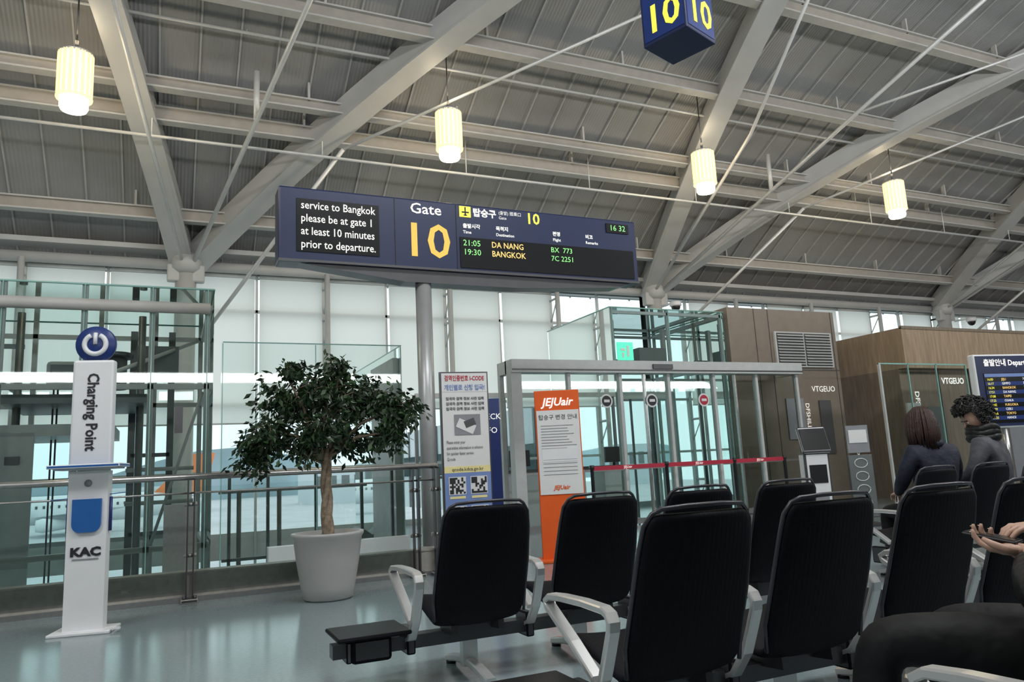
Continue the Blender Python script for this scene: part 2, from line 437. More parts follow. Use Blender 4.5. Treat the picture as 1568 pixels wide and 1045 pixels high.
# ------------------------------------------------------------------ gate sign
b = B()
A0, A1, Z0, Z1 = 1.13, 6.25, 3.73, 4.68
b.box(((A0+A1)/2, 9.17, (Z0+Z1)/2), (A1-A0, 0.34, Z1-Z0), M_navy, bev=0.025)
b.prism([(1.3, 3.74), (6.15, 3.74), (5.9, 3.66), (4.3, 3.57), (2.7, 3.57)], 9.05, 9.30, M_dsteel)
b.box(((A0+A1)/2, 9.0, 3.745), (A1-A0, 0.03, 0.03), M_dsteel)
for x in (2.57, 3.41): b.box((x, 8.997, 4.2), (0.008, 0.012, 0.93), M_black)
b.b2((1.34, 8.985, 3.86), (2.36, 9.0, 4.53), M_led)
for i, tx in enumerate(('service to Bangkok', 'please be at gate 1', 'at least 10 minutes', 'prior to departure.')):
    b.text(tx, 1.39, 8.982, 4.445-i*0.165, 0.142, M_tw, 'LEFT', sx=0.84, bold=0.001)
b.text('Gate', 2.99, 8.994, 4.545, 0.20, M_tw, sx=1.1, bold=0.002)
b.text('10', 2.99, 8.994, 4.10, 0.64, M_ty, sx=1.05, bold=0.007)
b.box((3.54, 8.995, 4.57), (0.16, 0.01, 0.15), M_ty2)
b.tube([(3.54, 8.986, 4.51), (3.54, 8.986, 4.63)], 0.01, M_navy, 6); b.tube([(3.49, 8.986, 4.56), (3.59, 8.986, 4.56)], 0.01, M_navy, 6); b.tube([(3.515, 8.986, 4.52), (3.565, 8.986, 4.52)], 0.007, M_navy, 6)
b.text('탑승구', 3.65, 8.994, 4.565, 0.125, M_tw, 'LEFT', bold=0.004)
b.text('(출발) 搭乘口', 4.03, 8.994, 4.60, 0.06, M_tw, 'LEFT'); b.text('Gate', 4.03, 8.994, 4.53, 0.06, M_tw, 'LEFT')
b.text('10', 4.55, 8.994, 4.555, 0.22, M_ty2, bold=0.004)
for x, a_, c_ in ((3.50, '출발시각', 'Time'), (3.98, '목적지', 'Destination'), (4.85, '편명', 'Flight'), (5.38, '비고', 'Remarks')):
    b.text(a_, x, 8.994, 4.37, 0.068, M_tw, 'LEFT', bold=0.002); b.text(c_, x, 8.994, 4.285, 0.058, M_tw, 'LEFT', bold=0.001)
b.b2((5.74, 8.985, 4.47), (6.12, 9.0, 4.61), M_led); b.text('16 32', 5.93, 8.982, 4.54, 0.12, M_tg)
b.b2((3.45, 8.985, 3.79), (6.17, 9.0, 4.21), M_led)
for i, (q, w, e) in enumerate((('21:05', 'DA NANG', 'BX  773'), ('19:30', 'BANGKOK', '7C 2251'))):
    z = 4.13-i*0.125
    b.text(q, 3.49, 8.982, z, 0.115, M_tg, 'LEFT'); b.text(w, 3.90, 8.982, z, 0.115, M_to, 'LEFT', bold=0.001, sx=0.9); b.text(e, 4.80, 8.982, z, 0.105, M_tg, 'LEFT')
b.tube([(2.98, 9.17, 0.0), (2.98, 9.17, 3.62)], 0.105, M_pole, 28)
b.lathe([(0.26, 0), (0.26, 0.03), (0.13, 0.05), (0.13, 0.25)], (2.98, 9.17, 0), M_pole)
b.done('gate_sign')

# hanging number cube
b = B()
b.box((0, 0, 0.04), (0.52, 0.52, 0.70), M_navy, bev=0.01)
for rz in (0, R(90), R(180), R(270)):
    b.M = Matrix.Rotation(rz, 4, 'Z')
    b.box((0, -0.262, 0.0), (0.47, 0.006, 0.54), M_dblue)
    b.text('10', 0, -0.27, -0.07, 0.42, M_ty2, bold=0.008)
b.M = Matrix.Identity(4)
b.tube([(0, 0, 0.3), (0, 0, RZ(5.6)-5.66)], 0.02, M_dsteel)
b.done('hanging_gate_number_sign', (4.66, 5.66, 5.62), R(-71))

# pendant lamps
for s in (-1.39, 4.42, 10.08, 15.8):
    b = B()
    b.lathe([(0.06, 0.50), (0.12, 0.47), (0.235, 0.45), (0.24, 0.42)], (0, 0, 0), M_alu, 24)
    b.lathe([(0.17, -0.44), (0.19, -0.40), (0.19, 0.42), (0.15, 0.43)], (0, 0, 0), M_lampw, 24)
    for k in range(18):
        t = 2*math.pi*k/18
        b.box((0.222*math.cos(t), 0.222*math.sin(t), 0.08), (0.03, 0.056, 0.70), M_lampy, (0, 0, t))
    b.lathe([(0.24, -0.27), (0.245, -0.25), (0.2, -0.24)], (0, 0, 0), M_lampy, 24)
    b.tube([(0, 0, 0.5), (0, 0, 0.66)], 0.025, M_dsteel); b.tube([(0, 0, 0.6), (0, 0, RZ(11.85)-7.05)], 0.012, M_dsteel, 6)
    b.done('pendant_lamp', (s, 11.85, 7.05))
    for zz, e in ((6.4, 60), (7.8, 12)):
        L = bpy.data.lights.new('pendant_bulb', 'POINT'); L.energy = e; L.color = (1, 0.82, 0.55); L.shadow_soft_size = 0.2
        o = bpy.data.objects.new('pendant_bulb', L); COL.objects.link(o); o.location = (s, 11.85, zz)

# ------------------------------------------------------------------ charging station
b = B()
b.box((0, 0, 0.012), (0.46, 0.34, 0.024), M_white, bev=0.006)
b.prism([(-0.150, 0.02), (0.150, 0.02), (0.153, 1.30), (-0.153, 1.30)], -0.055, 0.055, M_white)
b.box((0, 0.0, 1.78), (0.325, 0.10, 0.93), M_white, bev=0.02)
b.box((0, -0.05, 1.34), (0.55, 0.32, 0.032), M_blue, bev=0.008); b.box((0, -0.04, 1.322), (0.48, 0.24, 0.02), M_white)
pts = [(-0.11, 1.07), (-0.11, 0.87)]+[(-0.11+0.06*(1-math.cos(t)), 0.87-0.07*math.sin(t)) for t in [R(90)*k/5 for k in range(1, 6)]]
pts += [(0.11-0.06*(1-math.cos(t)), 0.87-0.07*math.sin(t)) for t in [R(90)*(5-k)/5 for k in range(0, 6)]]+[(0.11, 1.07)]
b.prism(pts, -0.08, -0.05, M_blue)
for x in (-0.2, 0.2): b.tube([(x*0.82, 0, 0.80), (x*0.82, 0, 1.08)], 0.013, M_dblue, 8)
b.tube([(-0.30, -0.0, 1.07), (0.28, -0.0, 1.11)], 0.004, M_blue, 6)
b.text('KAC', 0, -0.062, 0.64, 0.095, M_tdark, sx=1.2, bold=0.005); b.box((0, -0.06, 0.585), (0.2, 0.004, 0.008), M_tgrey)
b.text('Charging Point', 0.0, -0.055, 1.80, 0.125, M_tdark, spin=R(-90), sx=0.88, bold=0.003)
b.M = Matrix.Translation((0, -0.057, 1.2)) @ Matrix.Rotation(R(90), 4, 'X'); b.lathe([(0.03, 0), (0.03, 0.005)], (0, 0, 0), M_tgrey, 16)
b.M = Matrix.Translation((0, 0, 2.385)) @ Matrix.Rotation(R(90), 4, 'X')
b.lathe([(0.155, -0.03), (0.16, -0.02), (0.16, 0.02), (0.155, 0.03)], (0, 0, 0), M_dblue, 40)
b.M = Matrix.Translation((0, -0.034, 2.385))
arc = [(0.085*math.cos(t), 0, 0.085*math.sin(t)) for t in [R(115)+R(310)*k/24 for k in range(25)]]
b.tube(arc, 0.021, M_white, 8); b.tube([(0, 0, 0.0), (0, 0, 0.10)], 0.017, M_white, 8)
b.M = Matrix.Identity(4)
b.box((0, 0, 2.235), (0.12, 0.06, 0.05), M_dblue)
b.box((0.25, -0.12, 0.03), (0.10, 0.03, 0.015), M_white)
b.done('charging_station', (-0.60, 7.34, 0), R(-12))

# ------------------------------------------------------------------ glass railing
b = B()
RT = 8.40
b.b2((-9, RT+0.03, 0), (2.80, RT+0.20, 0.27), M_stone); b.b2((-9, RT-0.0, 0), (2.80, RT+0.03, 0.05), M_steel)
b.b2((-9, RT+0.02, 0.27), (2.80, RT+0.21, 0.29), M_stone)
b.tube([(-9, RT-0.02, 1.22), (2.80, RT-0.02, 1.22), (2.84, RT+0.1, 1.22), (2.84, RT+0.2, 1.22)], 0.032, M_steel, 14)
b.tube([(-9, RT-0.0, 1.06), (2.80, RT-0.0, 1.06)], 0.010, M_steel, 8)
for x in (-6.6, -4.3, -2.05, 0.21, 2.55, 2.8):
    for dx in (-0.03, 0.03): b.box((x+dx, RT-0.03, 0.60), (0.014, 0.07, 1.20), M_dsteel)
    b.box((x, RT-0.03, 0.02), (0.16, 0.16, 0.04), M_dsteel, bev=0.01)
    b.tube([(x-0.05, RT-0.09, 0.03), (x-0.05, RT-0.09, 0.07)], 0.015, M_dsteel); b.tube([(x+0.05, RT-0.09, 0.03), (x+0.05, RT-0.09, 0.07)], 0.015, M_dsteel)
    for z in (0.45, 0.95): b.tube([(x-0.06, RT, z), (x+0.06, RT, z)], 0.022, M_steel, 10)
xs = [-9, -6.6, -4.3, -2.05, 0.21, 2.55]
for i in range(5): b.quad([(xs[i]+0.05, RT+0.01, 0.10), (xs[i+1]-0.05, RT+0.01, 0.10), (xs[i+1]-0.05, RT+0.01, 1.12), (xs[i]+0.05, RT+0.01, 1.12)], M_glass)
b.done('glass_railing')

# ------------------------------------------------------------------ elevator shaft (glass)
def frame_box(b, s0, s1, t0, t1, z0, z1, svert, zh, r=0.035, mat=M_mull):
    for s in svert:
        b.box((s, t0, (z0+z1)/2), (r*2, r*2, z1-z0), mat); b.box((s, t1, (z0+z1)/2), (r*2, r*2, z1-z0), mat)
    for z in zh:
        b.b2((s0, t0-r, z-r), (s1, t0+r, z+r), mat); b.b2((s0, t1-r, z-r), (s1, t1+r, z+r), mat)
        b.b2((s0-r, t0, z-r), (s0+r, t1, z+r), mat); b.b2((s1-r, t0, z-r), (s1+r, t1, z+r), mat)
    g = 0.05
    b.quad([(s0-g, t0-g, z0), (s1+g, t0-g, z0), (s1+g, t0-g, z1), (s0-g, t0-g, z1)], M_glass)
    b.quad([(s0-g, t1+g, z0), (s1+g, t1+g, z0), (s1+g, t1+g, z1), (s0-g, t1+g, z1)], M_glass)
    b.quad([(s1+g, t0-g, z0), (s1+g, t1+g, z0), (s1+g, t1+g, z1), (s1+g, t0-g, z1)], M_glass)
    b.quad([(s0-g, t0-g, z0), (s0-g, t1+g, z0), (s0-g, t1+g, z1), (s0-g, t0-g, z1)], M_glass)
    b.quad([(s0-g, t0-g, z1), (s1+g, t0-g, z1), (s1+g, t1+g, z1), (s0-g, t1+g, z1)], M_glass)
    for s in svert: b.box((s, t0-g-0.008, (z0+z1)/2), (0.012, 0.016, z1-z0), M_gedge)
    for p, q in (((s0-g, t0-g), (s1+g, t0-g)), ((s0-g, t1+g), (s1+g, t1+g)), ((s0-g, t0-g), (s0-g, t1+g)), ((s1+g, t0-g), (s1+g, t1+g))):
        b.tube([(p[0], p[1], z1), (q[0], q[1], z1)], 0.014, M_gedge, 6)
b = B()
frame_box(b, -4.8, 0.47, 11.0, 13.6, -4.6, 3.80, (-4.8, -3.2, -1.95, -1.05, -0.25, 0.44), (3.55, 2.45, 0.35, -1.6))
b.tube([(-4.8, 10.93, 3.52), (0.47, 10.93, 3.52)], 0.08, M_purlin)
b.b2((-2.0, 11.4, 2.28), (-0.3, 13.2, 2.40), M_msteel)
b.box((-1.35, 12.2, 2.75), (0.45, 0.5, 0.35), M_msteel, bev=0.05); b.tube([(-0.75, 12.2, 2.55), (-0.75, 12.2, 3.0)], 0.16, M_msteel, 16)
b.lathe([(0.22, -0.04), (0.24, -0.02), (0.24, 0.02), (0.22, 0.04)], (-0.75, 12.2, 3.04), M_dsteel, 20)
for s in (-1.9, -0.4, -2.6): b.tube([(s, 12.0, -4.6), (s, 12.0, 3.6)], 0.05, M_msteel)
for s in (-1.5, -1.45, -1.15, -1.1): b.tube([(s, 12.2, -4.6), (s, 12.2, 2.7)], 0.012, M_dsteel, 6)
b.tube([(-3.2, 11.1, 3.5), (-1.95, 13.4, 2.5)], 0.03, M_mull); b.tube([(-1.05, 11.1, 2.5), (0.4, 13.4, 3.5)], 0.03, M_mull)
b.tube([(-0.2, 11.2, 0.4), (0.4, 11.2, 2.4)], 0.02, M_mull); b.tube([(-4.7, 11.2, 0.4), (-3.25, 11.2, 2.4)], 0.02, M_mull)
b.b2((-2.05, 11.3, 1.85), (-0.7, 13.0, 2.0), M_mull); b.b2((-2.05, 11.3, -1.0), (-1.58, 11.35, 1.9), M_mull); b.b2((-1.18, 11.3, -1.0), (-0.7, 11.35, 1.9), M_mull)
b.b2((-2.05, 11.3, -1.05), (-0.7, 13.0, -0.9), M_mull); b.quad([(-1.58, 11.32, -0.9), (-1.18, 11.32, -0.9), (-1.18, 11.32, 1.85), (-1.58, 11.32, 1.85)], M_gwin)
b.box((-1.80, 11.28, 1.55), (0.16, 0.02, 0.10), M_dsteel); b.box((-0.95, 11.28, 0.9), (0.08, 0.02, 0.22), M_dsteel)
b.b2((-0.05, 10.8, -0.2), (0.35, 10.95, 0.9), M_steel)
b.box((0.1, 10.9, 2.0), (0.10, 0.08, 0.35), M_dsteel)
for k, zz in enumerate((-0.6, 0.9, 1.4)): b.tube([(-0.6, 12.9, zz), (0.35, 12.9, zz)], 0.03, M_mull, 8)
for s in (0.0, -0.55): b.b2((s-0.05, 13.2, -4.6), (s+0.05, 13.3, 3.6), M_msteel)
for zz in (-3.2, -2.0, -0.8, 0.4, 1.6, 2.8): b.b2((-0.55, 13.2, zz), (0.0, 13.26, zz+0.06), M_msteel); b.b2((-2.7, 12.0, zz+0.3), (-1.85, 12.06, zz+0.36), M_msteel)
for (a_, c_, h_) in ((-3.9, -3.3, 1.1), (-3.0, -2.3, 2.2), (-0.5, 0.1, 3.3)): b.b2((a_, 12.8, h_-0.5), (c_, 13.0, h_), M_msteel)
b.done('glass_elevator_shaft')

b = B()
for s in (0.75, 1.25, 1.9, 2.55, 3.0): b.b2((s-0.02, 11.0, -0.4), (s+0.02, 11.05, 1.22), M_msteel)
b.b2((0.66, 11.0, 1.2), (3.05, 11.05, 1.25), M_steel); b.b2((0.66, 11.0, 0.1), (3.05, 11.05, 0.14), M_msteel)
b.quad([(0.62, 10.97, -0.6), (3.17, 10.97, -0.6), (3.17, 10.97, 3.07), (0.62, 10.97, 3.07)], M_glass)
b.quad([(3.17, 10.97, 0), (3.17, 14.2, 0), (3.17, 14.2, 3.07), (3.17, 10.97, 3.07)], M_glass)
for s in (0.64, 1.9, 3.17): b.box((s, 10.97, 1.4), (0.012, 0.02, 3.3), M_gedge)
b.b2((0.64, 10.96, 3.06), (3.18, 10.98, 3.075), M_gedge); b.b2((3.165, 10.97, 3.06), (3.18, 14.2, 3.075), M_gedge)
b.sweep([(0.75, 10.6, -2.4), (1.2, 10.6, -0.9), (1.6, 10.6, -0.1), (3.1, 10.6, -0.1)], 0.16, 0.30, M_slab)
b.b2((1.2, 10.5, 0.0), (3.1, 10.7, 0.28), M_white)
b.b2((3.08, 11.1, 0.02), (3.16, 12.5, 2.9), M_mull)
for s in (1.0, 1.6, 2.3): b.tube([(s, 12.6, -4.6), (s, 12.6, 1.0)], 0.035, M_msteel, 8)
b.tube([(0.7, 12.6, 1.0), (3.0, 12.6, 1.0)], 0.03, M_steel, 8); b.sweep([(0.7, 13.2, -3.2), (3.1, 13.2, 0.2)], 0.5, 0.3, M_msteel)
b.done('glass_escalator_screen')

# ------------------------------------------------------------------ gate portal with automatic doors
b = B()
vs_ = [5.5, 6.6, 7.7, 8.8, 9.9, 11.0, 12.1]
b.b2((5.42, 11.85, 2.80), (12.18, 12.15, 3.03), M_mull); b.b2((5.42, 11.83, 2.84), (12.18, 11.85, 2.86), M_dsteel)
b.b2((5.42, 12.1, 2.8), (5.55, 12.5, 3.03), M_mull); b.b2((12.05, 12.1, 2.8), (12.18, 12.5, 3.03), M_mull)
b.b2((5.42, 11.9, 0), (5.62, 12.1, 2.8), M_mull); b.b2((5.42, 12.4, 0), (5.5, 12.5, 2.8), M_mull)
for s in vs_[1:]:
    b.b2((s-0.03, 11.95, 0), (s+0.03, 12.05, 2.8), M_mull)
for i in range(6):
    b.quad([(vs_[i], 12.0, 0.02), (vs_[i+1], 12.0, 0.02), (vs_[i+1], 12.0, 2.8), (vs_[i], 12.0, 2.8)], M_glass)
    b.b2((vs_[i], 11.97, 0.02), (vs_[i+1], 12.03, 0.12), M_steel); b.b2((vs_[i], 11.985, 1.0), (vs_[i+1], 12.015, 1.04), M_steel)
for i in (2, 4): b.b2(((vs_[i]+vs_[i+1])/2-0.02, 11.97, 0), ((vs_[i]+vs_[i+1])/2+0.02, 12.03, 2.8), M_steel)
for s, m_ in ((7.36, M_tdark), (8.37, M_tdark), (9.6, M_red)):
    b.M = Matrix.Translation((s, 11.95, 2.28)) @ Matrix.Rotation(R(90), 4, 'X')
    b.lathe([(0.13, -0.004), (0.13, 0.004)], (0, 0, 0), M_paper, 24, False)
    b.lathe([(0.10, 0.004), (0.10, 0.008)], (0, 0, 0), m_, 24, False)
    b.M = Matrix.Identity(4)
    b.box((s, 11.94, 2.28), (0.12, 0.01, 0.05), M_paper)
b.box((8.6, 11.83, 2.92), (0.45, 0.04, 0.09), M_dsteel)
b.done('automatic_glass_doors')
b = B()
for s in (5.9, 6.95):
    b.b2((s, 13.6, 0), (s+0.8, 14.1, 1.05), M_white); b.b2((s-0.04, 13.5, 1.05), (s+0.84, 14.15, 1.1), M_dsteel); b.box((s+0.45, 13.75, 1.32), (0.45, 0.05, 0.32), M_black); b.tube([(s+0.45, 13.77, 1.1), (s+0.45, 13.77, 1.2)], 0.03, M_black)
b.done('gate_counter')
b = B()
for s in (4.6, 5.6, 6.6, 7.6): b.b2((s-0.03, 14.9, 0), (s+0.03, 14.96, 2.7), M_msteel)
b.b2((4.6, 14.88, 2.66), (7.6, 14.98, 2.76), M_mull); b.b2((4.6, 14.9, 1.0), (7.6, 14.95, 1.05), M_msteel)
b.quad([(4.6, 14.93, 0), (7.6, 14.93, 0), (7.6, 14.93, 2.7), (4.6, 14.93, 2.7)], M_glass)
b.done('glass_corridor_partition')

b = B()
frame_box(b, 8.03, 10.80, 12.66, 15.3, 0.0, 4.24, (8.03, 9.4, 10.78), (4.15, 3.1), r=0.03)
b.box((8.25, 12.56, 3.33), (0.36, 0.04, 0.36), M_green)
b.box((8.30, 12.53, 3.33), (0.05, 0.02, 0.22), M_paper); b.box((8.18, 12.53, 3.36), (0.10, 0.02, 0.05), M_paper); b.box((8.18, 12.53, 3.25), (0.04, 0.02, 0.1), M_paper)
for s in (8.7, 10.2): b.b2((s-0.04, 13.9, 0), (s+0.04, 14.0, 4.1), M_mull)
b.b2((8.7, 13.85, 2.5), (10.2, 14.05, 2.65), M_mull); b.b2((9.3, 13.6, 3.2), (10.0, 14.2, 3.6), M_msteel)
b.quad([(8.7, 13.95, 0), (10.2, 13.95, 0), (10.2, 13.95, 2.5), (8.7, 13.95, 2.5)], M_glass)
for s in (9.2, 9.7): b.b2((s-0.02, 13.93, 0), (s+0.02, 13.97, 2.5), M_msteel)
b.tube([(8.8, 14.4, 3.4), (10.3, 14.4, 3.4)], 0.06, M_msteel); b.tube([(9.0, 14.6, 0), (9.0, 14.6, 4.0)], 0.04, M_msteel); b.tube([(8.4, 13.2, 0), (8.4, 13.2, 4.1)], 0.03, M_msteel); b.tube([(10.5, 13.2, 0), (10.5, 13.2, 4.1)], 0.03, M_msteel)
b.done('glass_elevator_enclosure')

b = B()
b.b2((10.96, 12.6, 0), (14.1, 15.6, 4.36), M_brown)
b.b2((12.2, 12.55, 3.05), (13.9, 12.62, 3.85), M_mull)
b.b2((12.25, 12.54, 3.08), (13.03, 12.6, 3.82), M_dark); b.b2((13.07, 12.54, 3.08), (13.85, 12.6, 3.82), M_dark)
for k in range(11):
    z = 3.12+k*0.065
    for c in (12.64, 13.46): b.box((c, 12.53, z), (0.76, 0.05, 0.012), M_mull, (R(35), 0, 0))
for s in (11.7, 12.1, 14.0): b.b2((s-0.006, 12.59, 0), (s+0.006, 12.605, 4.36), M_dark)
b.b2((11.0, 12.59, 2.98), (14.1, 12.605, 3.0), M_dark)
b.box((12.6, 12.58, 1.9), (0.5, 0.02, 0.9), M_tgrey); b.box((13.5, 12.58, 1.7), (0.35, 0.02, 1.2), M_dark)
b.text('DFSHILLA', 12.95, 12.57, 1.9, 0.16, M_tw, spin=R(-90)); b.text('VTGEUO', 13.5, 12.57, 2.55, 0.18, M_tw)
b.done('louvred_plant_enclosure')

b = B()
b.b2((15.3, 11.8, 2.95), (30, 15.7, 3.89), M_wood)
b.b2((15.3, 11.78, 3.86), (30, 11.84, 3.93), M_wood2); b.b2((15.3, 12.0, 0), (30, 15.7, 2.95), M_wood2)
b.b2((13.7, 11.2, 0), (13.75, 11.25, 2.95), M_mull)
b.quad([(13.7, 11.22, 0), (16.5, 11.22, 0), (16.5, 11.22, 2.95), (13.7, 11.22, 2.95)], M_glass); b.b2((13.7, 11.21, 2.93), (16.5, 11.24, 2.96), M_gedge)
for s in (14.6, 15.5, 16.5): b.b2((s-0.012, 11.21, 0), (s+0.012, 11.24, 2.95), M_gedge)
b.text('VTGEUO', 17.05, 11.95, 2.66, 0.20, M_tw, bold=0.006)
b.text('DFSHILLA', 15.75, 11.96, 2.0, 0.20, M_tw, spin=R(-90), bold=0.004)
for s in (16.6, 17.7, 20.0, 23): b.b2((s-0.01, 11.97, 0), (s+0.01, 12.0, 2.95), M_dark)
for s in (18.9, 21.5, 24): b.b2((s, 11.96, 0.3), (s+1.2, 12.0, 2.2), M_tgrey)
b.box((15.1, 11.6, 1.75), (0.42, 0.05, 0.75), M_paper); b.tube([(15.1, 11.62, 0), (15.1, 11.62, 1.4)], 0.02, M_dsteel); b.box((16.2, 11.9, 1.3), (0.5, 0.05, 1.5), M_msteel)
b.done('wood_panelled_shop')

# ------------------------------------------------------------------ departure board
b = B()
b.box((1.2, 0, 2.02), (2.4, 0.14, 1.25), M_white, bev=0.03)
b.box((1.2, -0.072, 2.02), (2.34, 0.01, 1.19), M_navy)
b.box((1.2, -0.08, 1.90), (2.1, 0.01, 0.84), M_led)
b.text('출발안내 Departures', 0.18, -0.085, 2.49, 0.13, M_tw, 'LEFT', bold=0.003)
b.box((1.2, -0.086, 2.28), (2.08, 0.006, 0.055), M_pblue)
cities = ['JEJU', 'GIMPO', 'BANGKOK', 'DA NANG', 'TAIPEI', 'OSAKA', 'FUKUOKA', 'CEBU', 'TOKYO', 'HANOI']
for k in range(10):
    z = 2.21-k*0.072
    if k % 2: b.box((1.2, -0.0855, z), (2.08, 0.002, 0.066), M_dblue)
    b.text('%02d:%02d' % (16+k//3, (k*17) % 60), 0.2, -0.088, z, 0.058, M_ty2, 'LEFT'); b.text(cities[k], 0.5, -0.088, z, 0.058, M_tw if k % 2 else M_to, 'LEFT')
    b.text('7C %d' % (1100+37*k), 0.95, -0.088, z, 0.058, M_tw, 'LEFT'); b.text('GATE %d' % (k+1), 1.4, -0.088, z, 0.058, M_to, 'LEFT')
for x in (0.5, 1.9): b.tube([(x, 0, 0), (x, 0, 1.45)], 0.045, M_steel)
b.box((1.2, 0, 0.02), (2.0, 0.5, 0.04), M_steel)
b.done('departure_board', (12.35, 8.3, 0), R(-10))

# kiosk
b = B()
b.box((0, 0, 0.03), (0.5, 0.45, 0.06), M_dsteel, bev=0.01)
b.box((0, 0, 0.6), (0.36, 0.22, 1.1), M_white, bev=0.03)
b.box((0, -0.05, 1.32), (0.40, 0.06, 0.40), M_white, (R(-25), 0, 0), bev=0.02); b.box((0, -0.085, 1.33), (0.36, 0.02, 0.33), M_led, (R(-25), 0, 0))
b.box((0, -0.115, 0.85), (0.24, 0.01, 0.25), M_black); b.box((0, -0.115, 0.5), (0.22, 0.01, 0.12), M_tgrey)
b.done('self_service_kiosk', (8.3, 8.05, 0), R(-24))
b = B()
b.box((0, 0, 0.02), (0.45, 0.4, 0.04), M_dsteel); b.tube([(0, 0, 0), (0, 0, 1.5)], 0.02, M_steel)
b.box((0, -0.03, 1.32), (0.34, 0.02, 0.42), M_tgrey); b.box((0, -0.045, 1.36), (0.28, 0.01, 0.20), M_paper)
b.box((0, -0.03, 0.6), (0.38, 0.03, 0.95), M_msteel, bev=0.01)
for k in range(4): b.tube([(0.1*math.cos(t), -0.05, 0.95-k*0.2+0.07*math.sin(t)) for t in [2*math.pi*i/14 for i in range(15)]], 0.006, M_white, 6)
b.done('information_stand', (9.75, 8.55, 0), R(-24))

# ------------------------------------------------------------------ banners
b = B()
W, H = 0.60, 2.40
b.b2((-W/2-0.02, 0.0, 0.02), (W/2+0.02, 0.05, H), M_dsteel); b.b2((-W/2, -0.012, 0.05), (W/2, 0.0, H-0.02), M_paper)
b.box((0.03, 0.03, 0.02), (0.62, 0.40, 0.04), M_dsteel)
b.b2((-W/2, -0.016, 2.14), (W/2, -0.012, 2.38), M_paper)
b.text('검역인증번호 I-CODE', 0, -0.02, 2.31, 0.080, M_red, sx=0.72, bold=0.002); b.text('개인별로 신청 입국!', 0, -0.02, 2.19, 0.08, M_pblue, sx=0.82, bold=0.002)
b.b2((-W/2, -0.016, 0.05), (W/2, -0.012, 1.12), M_pblue)
b.b2((-W/2, -0.016, 1.12), (W/2, -0.012, 1.20), M_pyel)
for k in range(3): b.text('입국자 검역 정보 사전 입력', 0, -0.02, 2.05-k*0.065, 0.045, M_tdark, bold=0.001)
b.box((0.02, -0.016, 1.72), (0.34, 0.008, 0.26), M_tgrey)
b.box((0.0, -0.022, 1.70), (0.24, 0.006, 0.12), M_paper, (0, R(25), 0)); b.box((0.05, -0.024, 1.74), (0.14, 0.006, 0.09), M_dsteel, (0, R(-20), 0))
for k, tx in enumerate(('Please enter your', 'quarantine information in advance', 'for quicker faster service', 'Q-code')):
    b.text(tx, -W/2+0.04, -0.02, 1.50-k*0.07, 0.055, M_tdark, 'LEFT', sx=0.62)
b.text('qcode.kdca.go.kr', 0, -0.02, 1.16, 0.06, M_tdark)
for x in (-0.14, 0.14):
    for z in (0.96, 0.60, 0.24):
        b.box((x, -0.018, z), (0.22, 0.006, 0.22), M_paper)
        for i in range(8):
            for j in range(8):
                if random.random() < 0.5 or (i < 3 and j > 4 and (i != 1 or j != 6)): b.box((x-0.087+i*0.025, -0.022, z-0.087+j*0.025), (0.025, 0.003, 0.025), M_tdark)
        b.box((x, -0.018, z-0.145), (0.2, 0.006, 0.03), M_pyel)
b.done('quarantine_info_banner', (3.43, 9.0, 0), R(-6))
b = B()
b.b2((-0.28, 0, 0.03), (0.28, 0.02, 2.17), M_dblue); b.box((0, 0.05, 0.02), (0.6, 0.3, 0.04), M_dsteel); b.text('CHECK', 0.1, -0.005, 1.9, 0.12, M_tw)
b.text('INFO', 0.1, -0.005, 1.7, 0.12, M_tw); b.tube([(0, 0.04, 0), (0, 0.04, 2.15)], 0.012, M_steel)
b.done('blue_roll_up_banner', (4.13, 10.2, 0), R(-10))
b = B()
W, H = 0.56, 2.06
b.box((0, 0.03, H/2+0.02), (W, 0.05, H), M_orange, bev=0.008)
b.b2((-W/2+0.015, -0.006, 0.80), (W/2-0.015, 0.004, 1.83), M_paper)
b.text('JEJUair', 0, -0.004, 1.93, 0.140, M_tw, sx=0.98, bold=0.003, shear=0.25)
b.text('탑승구 변경 안내', 0, -0.010, 1.74, 0.07, M_tdark)
for k in range(9):
    w = random.uniform(0.25, 0.44); b.box((-0.22+w/2, -0.009, 1.64-k*0.035), (w, 0.004, 0.005), M_tgrey)
for k in range(5): b.box((0, -0.009, 1.22-k*0.045), (0.42, 0.004, 0.004), M_tgrey)
b.box((0, -0.008, 1.28), (0.44, 0.003, 0.17), M_white)
b.text('JEJUair', 0, -0.010, 0.88, 0.07, M_orange, bold=0.002, shear=0.25)
b.box((0, 0.05, 0.02), (0.64, 0.4, 0.04), M_orange, bev=0.01)
b.done('airline_notice_stand', (4.40, 8.32, 0), R(-22))

# belt barrier
b = B()
for s in (6.4, 7.9, 9.4, 10.6):
    b.lathe([(0.17, 0), (0.17, 0.02), (0.04, 0.05), (0.03, 0.07), (0.03, 1.05), (0.04, 1.06), (0.04, 1.12)], (s, 11.0, 0), M_black, 16)
b.b2((6.4, 10.99, 1.03), (10.6, 11.0, 1.10), M_red)
for s in (7.1, 8.6, 10.0): b.text('JEJUair', s, 10.985, 1.065, 0.06, M_tw)
b.done('queue_belt_barrier')

# ------------------------------------------------------------------ security domes
for (s, t, z) in ((11.64, 15.25, 5.0), (23.06, 15.25, 5.0)):
    b = B(); b.tube([(0, 0.55, 0.1), (0, 0, 0.1)], 0.03, M_white); b.lathe([(0.14, 0.1), (0.15, 0.0), (0.12, -0.02)], (0, 0, 0), M_white); b.ell((0, 0, -0.02), (0.12, 0.12, 0.13), M_black)
    b.done('security_camera', (s, t, z))

